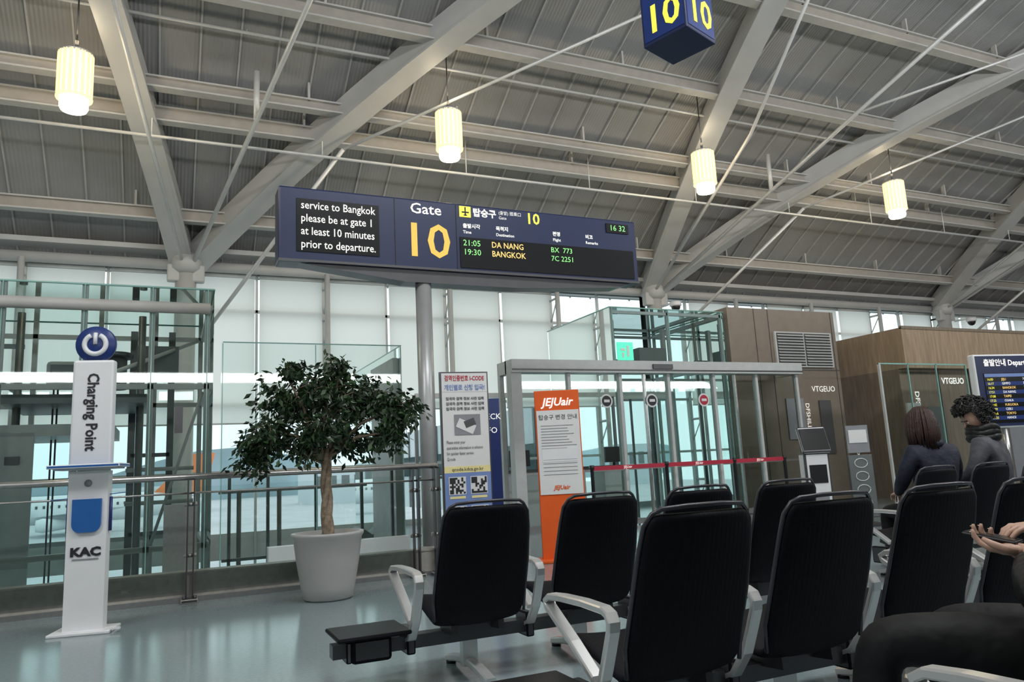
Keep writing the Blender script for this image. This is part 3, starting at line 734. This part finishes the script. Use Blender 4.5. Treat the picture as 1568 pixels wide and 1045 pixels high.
# ------------------------------------------------------------------ potted tree
b = B()
b.lathe([(0.21, 0), (0.235, 0.02), (0.255, 0.12), (0.30, 0.38), (0.325, 0.57), (0.345, 0.60), (0.345, 0.625), (0.31, 0.625), (0.30, 0.55)], (0, 0, 0), M_pot, 40)
b.lathe([(0.30, 0.54), (0.305, 0.58), (0.1, 0.60)], (0, 0, 0), M_soil, 24)
for ph in (0.0, 2.1, 4.2):
    pts = [(0.028*math.cos(ph+z*7)-0.02*(z-0.6), 0.028*math.sin(ph+z*7), z) for z in [0.55+0.08*k for k in range(12)]]
    b.tube(pts, [0.040-0.0015*k for k in range(12)], M_bark, 8)
blobs = [((0.0, 0, 2.0), (0.40, 0.40, 0.28), 28), ((-0.36, 0.05, 1.95), (0.34, 0.35, 0.28), 24), ((-0.54, -0.05, 1.64), (0.30, 0.34, 0.30), 24), ((-0.72, 0, 1.42), (0.18, 0.22, 0.20), 12),
         ((0.0, -0.1, 1.64), (0.36, 0.36, 0.30), 22), ((0.36, 0.05, 1.90), (0.32, 0.36, 0.28), 22), ((0.72, 0.0, 1.82), (0.25, 0.28, 0.19), 14), ((0.66, -0.05, 1.56), (0.24, 0.26, 0.26), 13), ((0.25, 0.1, 1.50), (0.26, 0.26, 0.18), 10), ((-0.25, 0, 1.46), (0.25, 0.25, 0.16), 9), ((0.15, 0, 2.22), (0.22, 0.2, 0.14), 7), ((-0.42, 0, 2.22), (0.2, 0.2, 0.12), 6)]
root = Vector((-0.05, 0, 1.35))
for c, r, n in blobs:
    c = Vector(c)
    mid = root.lerp(c, 0.5)+Vector((0, 0, 0.07)); b.tube([root-Vector((0, 0, 0.05)), mid, c], [0.022, 0.016, 0.008], M_bark, 6)
    for i in range(n):
        d = Vector((random.gauss(0, 1), random.gauss(0, 1), random.gauss(0, 1))).normalized()*random.uniform(0.35, 1.1)
        tip = c+Vector((d.x*r[0], d.y*r[1], d.z*r[2]))
        b.tube([c, (c+tip)/2+Vector((0, 0, 0.05)), tip-Vector((0, 0, 0.02))], [0.006, 0.004, 0.002], M_bark, 4, False)
        for j in range(random.randint(26, 34)):
            p = c.lerp(tip, random.uniform(0.4, 1.10))+Vector((random.gauss(0, .05), random.gauss(0, .05), random.gauss(0, .05)-0.02))
            dr = Vector((random.gauss(0, 0.6)+d.x*0.5, random.gauss(0, 0.6)+d.y*0.5, -0.55+random.gauss(0, 0.45))).normalized()
            L = random.uniform(0.065, 0.105); side = dr.cross(Vector((random.gauss(0, 1), random.gauss(0, 1), random.gauss(0, 1)))).normalized(); nn = side.cross(dr)
            w = L*0.22
            q0 = p; q1 = p+dr*L*0.45+side*w+nn*0.006; q2 = p+dr*L; q3 = p+dr*L*0.45-side*w+nn*0.006
            b.add([q0, q1, q2, q3], [(0, 1, 2), (0, 2, 3)], M_leaf if random.random() < 0.75 else M_leaf2)
b.done('potted_ficus_tree', (1.42, 7.60, 0), R(-24.7))

# ------------------------------------------------------------------ airport chair
def shell_mesh():
    prof = [(-0.165, 0.955), (-0.15, 0.91), (-0.125, 0.82), (-0.070, 0.64), (-0.005, 0.46), (0.045, 0.35), (0.11, 0.305), (0.20, 0.32), (0.34, 0.365), (0.47, 0.395), (0.54, 0.395), (0.565, 0.37)]
    hw = [0.215, 0.246, 0.258, 0.268, 0.270, 0.264, 0.250, 0.245, 0.250, 0.248, 0.238, 0.21]
    bm = bmesh.new(); rows = []; nx = 9
    for (y, z), w in zip(prof, hw):
        row = []
        for i in range(nx):
            x = -1+2*i/(nx-1)
            yy = y; zz = z
            if z > 0.42 and y < 0.05: yy += 0.035*x*x
            else: zz += 0.02*x*x
            row.append(bm.verts.new((x*w, yy, zz)))
        rows.append(row)
    for a, c in zip(rows, rows[1:]):
        for i in range(nx-1): bm.faces.new((a[i], a[i+1], c[i+1], c[i]))
    me = bpy.data.meshes.new('shell'); bm.to_mesh(me); bm.free()
    o = bpy.data.objects.new('tmp', me); COL.objects.link(o)
    m = o.modifiers.new('s', 'SOLIDIFY'); m.thickness = 0.042; m.offset = 0
    m = o.modifiers.new('u', 'SUBSURF'); m.levels = 2
    bpy.context.view_layer.update()
    me2 = bpy.data.meshes.new_from_object(o.evaluated_get(bpy.context.evaluated_depsgraph_get()))
    bpy.data.objects.remove(o)
    return me2, prof, hw
SHELL, PROF, HW = shell_mesh()
def add_chair(s, t, sp, leg=False, last=False, table=False):
    b = B(); h = sp/2
    b.mesh(SHELL, M_fabric)
    rim = []
    for (y, z), w in list(zip(PROF, HW))[::-1][6:]: rim.append((-w-0.002, y+0.035 if z > 0.42 and y < 0.05 else y, z))
    arc = [(-0.185, -0.15, 0.972), (-0.08, -0.165, 0.978), (0.08, -0.165, 0.978), (0.185, -0.15, 0.972)]
    r2 = [(-p[0], p[1], p[2]) for p in rim][::-1]
    b.tube(rim+arc+r2, 0.009, M_rim, 8)
    for x in (-0.14, 0.14):
        b.sweep([(x, 0.08, 0.285), (x, 0.2, 0.275), (x, 0.42, 0.34)], 0.035, 0.05, M_dsteel)
    b.box((0, 0.24, 0.285), (0.30, 0.12, 0.04), M_dsteel)
    b.b2((-h-(0.42 if table else 0), 0.20, 0.195), (h, 0.29, 0.265), M_dsteel)
    if leg:
        b.sweep([(0, 0.245, 0.20), (0, 0.245, 0.05)], 0.09, 0.05, M_alu)
        b.ribbon([(0, -0.08, 0.03), (0, 0.08, 0.06), (0, 0.245, 0.075), (0, 0.42, 0.06), (0, 0.58, 0.03)], 0.06, 0.04, M_alu)
        for y in (-0.06, 0.56): b.lathe([(0.03, 0), (0.03, 0.025)], (0, y, 0), M_black, 12)
    for x in [-h]+([h] if last else []):
        P = [(0.25, 0.22), (0.16, 0.26), (0.08, 0.36), (0.03, 0.47), (0.0, 0.54), (-0.005, 0.570), (0.01, 0.596), (0.045, 0.609), (0.2, 0.614), (0.38, 0.610), (0.48, 0.602), (0.515, 0.582), (0.505, 0.560), (0.46, 0.535), (0.3, 0.445), (0.14, 0.345)]
        b.ribbon([(x, y, z) for y, z in P], 0.052, 0.028, M_alu)
        b.box((x, 0.245, 0.24), (0.05, 0.16, 0.14), M_dsteel, bev=0.01)
    if table:
        x = -h-0.215
        b.box((x, 0.27, 0.305), (0.40, 0.36, 0.022), M_black, bev=0.010)
        b.box((x, 0.25, 0.225), (0.22, 0.16, 0.13), M_dsteel, bev=0.02); b.box((x-0.12, 0.25, 0.22), (0.03, 0.12, 0.11), M_msteel, bev=0.008)
    b.done('airport_chair', (s, t, 0))
def seats(s0, n, t, sp, table=False):
    for k in range(n): add_chair(s0+sp*k, t, sp, leg=True, last=(k == n-1), table=(table and k == 0))
seats(1.835, 5, 2.50, 0.675, True)
seats(1.59, 4, 4.02, 0.722, True)
seats(6.04, 4, 4.62, 0.722)
seats(2.08, 2, 0.90, 0.722)

# ------------------------------------------------------------------ people
def skin_mesh(J, E, root):
    names = list(J); idx = {n: i for i, n in enumerate(names)}
    me = bpy.data.meshes.new('sk'); me.from_pydata([J[n][0] for n in names], [(idx[a], idx[c]) for a, c, _ in E], [])
    o = bpy.data.objects.new('sk', me); COL.objects.link(o)
    o.modifiers.new('k', 'SKIN'); u = o.modifiers.new('u', 'SUBSURF'); u.levels = 2
    if not me.skin_vertices: 
        bpy.context.view_layer.objects.active = o
        bpy.ops.mesh.customdata_skin_add()
    for n in names:
        sv = me.skin_vertices[0].data[idx[n]]; r = J[n][1]
        sv.radius = (r, r) if not isinstance(r, tuple) else r
        sv.use_root = (n == root)
    bpy.context.view_layer.update()
    m2 = bpy.data.meshes.new_from_object(o.evaluated_get(bpy.context.evaluated_depsgraph_get()))
    bpy.data.objects.remove(o); bpy.data.meshes.remove(me)
    return m2
def segd(p, a, c):
    a = Vector(a); c = Vector(c); d = c-a; t = max(0, min(1, (p-a).dot(d)/max(d.length_squared, 1e-9)))
    return (p-(a+d*t)).length
def body(b, J, E, root):
    me = skin_mesh(J, E, root)
    def mf(p):
        best = min(E, key=lambda e: segd(p, J[e[0]][0], J[e[1]][0])-0.3*min(J[e[0]][1], J[e[1]][1])); return best[2]
    b.mesh(me, mf)
def hand(b, wrist, fwd, nrm, side, curl=0.5, mat=None, sc=1.0, nails=False):
    mat = mat or M_skin
    f = Vector(fwd).normalized(); n = Vector(nrm); n = (n-f*n.dot(f)).normalized(); x = f.cross(n)*side
    w = Vector(wrist)
    Mx = Matrix((( x.x, f.x, n.x, w.x), (x.y, f.y, n.y, w.y), (x.z, f.z, n.z, w.z), (0, 0, 0, 1)))
    def P(a, c, d): return Mx @ Vector((a*sc, c*sc, d*sc))
    b.ell(P(0, 0.05, 0), (0.041*sc, 0.052*sc, 0.016*sc), mat, 2, Mx.to_euler())
    b.ell(P(0.018, 0.03, -0.008), (0.022*sc, 0.034*sc, 0.016*sc), mat, 2, Mx.to_euler())
    b.tube([P(0, -0.05, 0), P(0, -0.01, 0), P(0, 0.03, 0)], [0.026*sc, 0.025*sc, 0.022*sc], mat, 10)
    for i, (xx, L) in enumerate(((0.030, 0.072), (0.010, 0.082), (-0.011, 0.076), (-0.031, 0.058))):
        a = 0.0; y = 0.085-abs(xx-0.005)*0.25; z = 0.0; pts = [P(xx*0.9, y-0.03, 0), P(xx, y, z)]; rs = [0.0095*sc, 0.0098*sc]
        for fr, r in ((0.42, 0.0088), (0.32, 0.008), (0.26, 0.0065)):
            a += curl*(1.0+0.12*i)
            for h in (0.5, 1.0):
                y2 = y+math.cos(a)*L*fr*h; z2 = z-math.sin(a)*L*fr*h
                pts.append(P(xx*(1+0.1*h), y2, z2)); rs.append(r*sc*(0.95 if h < 1 else 1.0))
            y, z = y2, z2
        rs[-1] *= 0.6
        b.tube(pts, rs, mat, 10)
        if nails:
            b.ell(P(xx*1.1, y-0.006*math.cos(a)+0.005*math.sin(a), z+0.006*math.sin(a)+0.0055*math.cos(a)), (0.0045, 0.006, 0.002), M_nail, 1, Mx.to_euler())
    th = [P(0.025, 0.015, -0.005), P(0.048, 0.04, -0.014), P(0.058, 0.065, -0.026*(0.5+curl)), P(0.054, 0.09, -0.04*(0.4+curl))]
    b.tube(th, [0.014*sc, 0.0115*sc, 0.010*sc, 0.006*sc], mat, 10)
def head(b, c, yaw, pitch, hair, hm, sc=1.0):
    old = b.M.copy()
    b.M = old @ Matrix.Translation(c) @ Matrix.Rotation(yaw, 4, 'Z') @ Matrix.Rotation(pitch, 4, 'X') @ Matrix.Scale(sc, 4)
    def shp(p):
        if p.z < -0.1:
            k = 1-0.38*(-p.z-0.1); p.x *= k; p.y = p.y*k+0.12*(-p.z-0.1)
        if p.y > 0.7: p.y = 0.7+(p.y-0.7)*0.5
        return p
    b.ell((0, 0, 0), (0.076, 0.098, 0.118), M_skin, 3, fn=shp)
    b.tube([(0, -0.02, -0.06), (0, -0.035, -0.17)], [0.05, 0.055], M_skin, 14)
    b.tube([(0, 0.080, 0.012), (0, 0.098, -0.018), (0, 0.085, -0.032)], [0.007, 0.013, 0.009], M_skin, 8)
    for sx in (-1, 1):
        b.ell((sx*0.030, 0.076, 0.006), (0.014, 0.008, 0.008), M_white, 2); b.ell((sx*0.030, 0.083, 0.006), (0.006, 0.003, 0.006), M_eye, 1)
        b.box((sx*0.031, 0.082, 0.026), (0.032, 0.008, 0.006), hm, (0, 0, -sx*0.25))
        b.ell((sx*0.078, -0.005, -0.005), (0.009, 0.018, 0.030), M_skin, 2)
    b.ell((0, 0.083, -0.058), (0.024, 0.008, 0.007), M_lips, 2)
    if hair == 'bob':
        def hf(p):
            if p.z < 0: p.z *= 1.45; p.x *= 1.05; p.y = p.y*1.0-0.05
            return p
        rnd = random.Random(3)
        b.ell((0, -0.012, 0.012), (0.098, 0.118, 0.128), hm, 3, fn=hf, delf=lambda q: q.y > 0.30 and q.z < 0.42)
        for k in range(110):
            t = R(rnd.uniform(120, 420)); x, y = math.cos(t), math.sin(t)
            if y > 0.35: continue
            j = rnd.uniform(0.97, 1.06)
            b.tube([(x*0.04, y*0.05-0.01, 0.135), (x*0.085*j, y*0.10*j-0.012, 0.085), (x*0.104*j, y*0.122*j-0.015, 0.0), (x*0.110*j, y*0.125*j-0.02, -0.08), (x*0.098*j, y*0.112*j-0.02, -0.185-rnd.uniform(0, .025))], [0.006, 0.009, 0.009, 0.009, 0.002], hm, 5)
    else:
        b.ell((0, -0.014, 0.02), (0.092, 0.112, 0.120), hm, 3, delf=lambda q: (q.y > 0.25 and q.z < 0.42) or q.z < -0.55)
        rnd = random.Random(5)
        for k in range(520):
            d = Vector((rnd.gauss(0, 1), rnd.gauss(0, 1), rnd.gauss(0, 1))).normalized()
            if (d.y > 0.2 and d.z < 0.45) or d.z < -0.5: continue
            q = rnd.uniform(0.96, 1.10)
            c0 = Vector((d.x*0.105*q, d.y*0.124*q-0.012, d.z*0.132*q+0.028)); r0 = rnd.uniform(0.008, 0.019)
            a1 = d.orthogonal().normalized(); a2 = d.cross(a1)
            b.tube([c0+(a1*math.cos(t)+a2*math.sin(t))*r0+d*0.004*t for t in [0.9*q for q in range(8)]], 0.004, hm, 5)
    b.M = old
def seated(name, loc, rz, jm, hair, hm, hyaw, hpitch, lean=0.0, scarf=None, sc=1.0, hs=1.08):
    b = B(); b.M = Matrix.Scale(sc, 4)
    J = {'pel': ((0, 0, 0.50), 0.135), 'wai': ((0, -0.03, 0.68), 0.14), 'che': ((0, -0.02+lean*0.5, 0.90), 0.16), 'nb': ((0, 0.0+lean, 1.06), 0.085), 'nk': ((0, 0.02+lean, 1.13), 0.055)}
    E = [('pel', 'wai', jm), ('wai', 'che', jm), ('che', 'nb', jm), ('nb', 'nk', M_skin)]
    for sd, q in ((-1, 'l'), (1, 'r')):
        J.update({'sh'+q: ((sd*0.185, -0.02+lean, 1.00), 0.092), 'ua'+q: ((sd*0.24, 0.0+lean, 0.88), 0.072), 'el'+q: ((sd*0.26, 0.06+lean, 0.76), 0.062), 'wr'+q: ((sd*0.12, 0.30+lean, 0.66), 0.038),
                  'hp'+q: ((sd*0.10, 0.08, 0.49), 0.10), 'kn'+q: ((sd*0.12, 0.50, 0.50), 0.070), 'an'+q: ((sd*0.12, 0.50, 0.10), 0.045), 'to'+q: ((sd*0.13, 0.66, 0.045), 0.040)})
        E += [('che', 'sh'+q, jm), ('sh'+q, 'ua'+q, jm), ('ua'+q, 'el'+q, jm), ('el'+q, 'wr'+q, jm), ('pel', 'hp'+q, M_pants), ('hp'+q, 'kn'+q, M_pants), ('kn'+q, 'an'+q, M_pants), ('an'+q, 'to'+q, M_shoe)]
    body(b, J, E, 'pel')
    for sd in (-1, 1): hand(b, (sd*0.11, 0.32+lean, 0.655), (-sd*0.4, 0.8, -0.15), (0, 0, 1), -sd, 0.5)
    head(b, (0, 0.05+lean, 1.24), hyaw, hpitch, hair, hm, hs)
    if scarf:
        for k, z in enumerate((1.07, 1.11, 1.15)):
            b.tube([(0.104*math.cos(t)*(1-0.08*k), 0.0+lean+0.104*math.sin(t), z+0.012*math.sin(3*t+k)) for t in [2*math.pi*i/16 for i in range(17)]], 0.036, scarf, 8)
    else:
        b.tube([(0.088*math.cos(t), 0.0+lean+0.085*math.sin(t), 1.075) for t in [2*math.pi*i/16 for i in range(17)]], 0.036, jm, 8)
    return b.done(name, loc, rz)
seated('seated_woman', (6.48, 4.62+0.24, 0), R(-12), M_jnavy, 'bob', M_hairb, R(-35), R(-8), lean=0.02, sc=1.09, hs=1.12)
seated('seated_man', (7.36, 4.62+0.24, 0), R(18), M_jgrey, 'curly', M_hairk, R(42), R(-30), lean=0.05, scarf=M_jblack, sc=1.13, hs=1.12)

# foreground seated person holding a phone (sits turned toward the left)
b = B()
J = {'pel': ((2.62, 1.24, 0.50), 0.15), 'wai': ((2.66, 1.18, 0.70), 0.16), 'che': ((2.68, 1.14, 0.92), 0.17), 'nb': ((2.68, 1.15, 1.11), 0.08), 'nk': ((2.68, 1.17, 1.19), 0.057),
     'shl': ((2.50, 1.06, 1.02), 0.092), 'ual': ((2.32, 1.16, 0.84), 0.080), 'ell': ((2.14, 1.28, 0.665), 0.084), 'fal': ((2.21, 1.385, 0.735), 0.080), 'wrl': ((2.325, 1.475, 0.812), 0.042),
     'shr': ((2.86, 1.25, 1.04), 0.095), 'uar': ((2.86, 1.32, 0.88), 0.085), 'elr': ((2.80, 1.40, 0.74), 0.08), 'far': ((2.68, 1.46, 0.80), 0.060), 'wrr': ((2.53, 1.53, 0.872), 0.036),
     'hpl': ((2.50, 1.36, 0.50), 0.115), 'mtl': ((2.28, 1.58, 0.55), 0.105), 'knl': ((2.04, 1.80, 0.565), 0.090), 'cal': ((2.02, 1.83, 0.34), 0.070), 'anl': ((2.01, 1.82, 0.11), 0.05), 'tol': ((1.94, 1.92, 0.05), 0.045),
     'hpr': ((2.74, 1.38, 0.50), 0.115), 'mtr': ((2.60, 1.64, 0.53), 0.10), 'knr': ((2.46, 1.90, 0.54), 0.088), 'car': ((2.45, 1.92, 0.32), 0.068), 'anr': ((2.44, 1.90, 0.11), 0.05), 'tor': ((2.38, 2.02, 0.05), 0.045)}
jb = M_jblack; pt = M_pants
E = [('pel', 'wai', jb), ('wai', 'che', jb), ('che', 'nb', jb), ('nb', 'nk', M_skin), ('che', 'shl', jb), ('shl', 'ual', jb), ('ual', 'ell', jb), ('ell', 'fal', jb), ('fal', 'wrl', jb), ('che', 'shr', jb), ('shr', 'uar', jb), ('uar', 'elr', jb), ('elr', 'far', jb), ('far', 'wrr', jb),
     ('pel', 'hpl', pt), ('hpl', 'mtl', pt), ('mtl', 'knl', pt), ('knl', 'cal', pt), ('cal', 'anl', pt), ('anl', 'tol', M_shoe), ('pel', 'hpr', pt), ('hpr', 'mtr', pt), ('mtr', 'knr', pt), ('knr', 'car', pt), ('car', 'anr', pt), ('anr', 'tor', M_shoe)]
body(b, J, E, 'pel')
hand(b, (2.345, 1.495, 0.822), (-0.18, 0.92, 0.15), (0.1, 0.1, -1), 1, 0.42, sc=1.05, nails=True)
hand(b, (2.505, 1.54, 0.882), (-0.93, 0.30, 0.05), (-0.1, 0.0, 1), -1, 0.38, sc=1.0, nails=True)
head(b, (2.68, 1.22, 1.31), R(35), R(-25), 'curly', M_hairk)
b.done('seated_person_with_phone')
b = B()
b.box((0, 0, 0), (0.072, 0.150, 0.009), M_black, bev=0.004); b.box((0, 0, 0.005), (0.066, 0.142, 0.002), M_led)
o = b.done('smartphone', (2.335, 1.585, 0.863)); o.rotation_euler = (R(10), R(0), R(16))

# ------------------------------------------------------------------ lights & world
w = bpy.data.worlds.new('World'); scene.world = w; w.use_nodes = True
nt = w.node_tree; bg = nt.nodes['Background']
tc = nt.nodes.new('ShaderNodeTexCoord'); sp = nt.nodes.new('ShaderNodeSeparateXYZ'); cr = nt.nodes.new('ShaderNodeValToRGB')
cr.color_ramp.elements[0].position = 0.0; cr.color_ramp.elements[0].color = (0.80, 0.90, 0.93, 1)
cr.color_ramp.elements[1].position = 0.5; cr.color_ramp.elements[1].color = (0.97, 0.985, 1.0, 1)
nt.links.new(tc.outputs['Generated'], sp.inputs[0]); nt.links.new(sp.outputs['Z'], cr.inputs['Fac']); nt.links.new(cr.outputs['Color'], bg.inputs['Color'])
bg.inputs['Strength'].default_value = 1.5
def area(name, loc, rot, sx, sy, e, col=(0.98, 0.99, 1.0)):
    L = bpy.data.lights.new(name, 'AREA'); L.shape = 'RECTANGLE'; L.size = sx; L.size_y = sy; L.energy = e; L.color = col
    o = bpy.data.objects.new(name, L); COL.objects.link(o); o.location = loc; o.rotation_euler = rot
for s in (-6, 5, 16, 27):
    area('hall_fill_down', (s, 1.5, 9.6), (R(18), 0, 0), 6, 1.5, 480)  # added out-of-view fill for the hall, no fixtures modelled
area('roof_fill_up', (8, -4, 4.5), (R(155), 0, 0), 30, 1.0, 2050, (0.99, 0.99, 0.985))  # added fill strip behind the camera, brightens the roof from below

# ------------------------------------------------------------------ camera
th = R(9.57); yaw = R(24.7); ph = 0.051
F = Vector((math.sin(yaw)*math.cos(th), math.cos(yaw)*math.cos(th), math.sin(th)))
R0 = Vector((math.cos(yaw), -math.sin(yaw), 0)); U0 = R0.cross(F)
Rt = (R0*0.9987-U0*ph).normalized(); Up = (R0*ph+U0*0.9987).normalized()
cam = bpy.data.cameras.new('camera'); co = bpy.data.objects.new('camera', cam); COL.objects.link(co)
mw = Matrix(((Rt.x, Up.x, -F.x, 0), (Rt.y, Up.y, -F.y, 0), (Rt.z, Up.z, -F.z, 1.15), (0, 0, 0, 1)))
co.matrix_world = mw
cam.lens = 26.4; cam.sensor_width = 36; cam.clip_start = 0.05; cam.clip_end = 800
scene.camera = co
scene.view_settings.view_transform = 'Standard'
scene.view_settings.look = 'None'
print('BUILD OK')
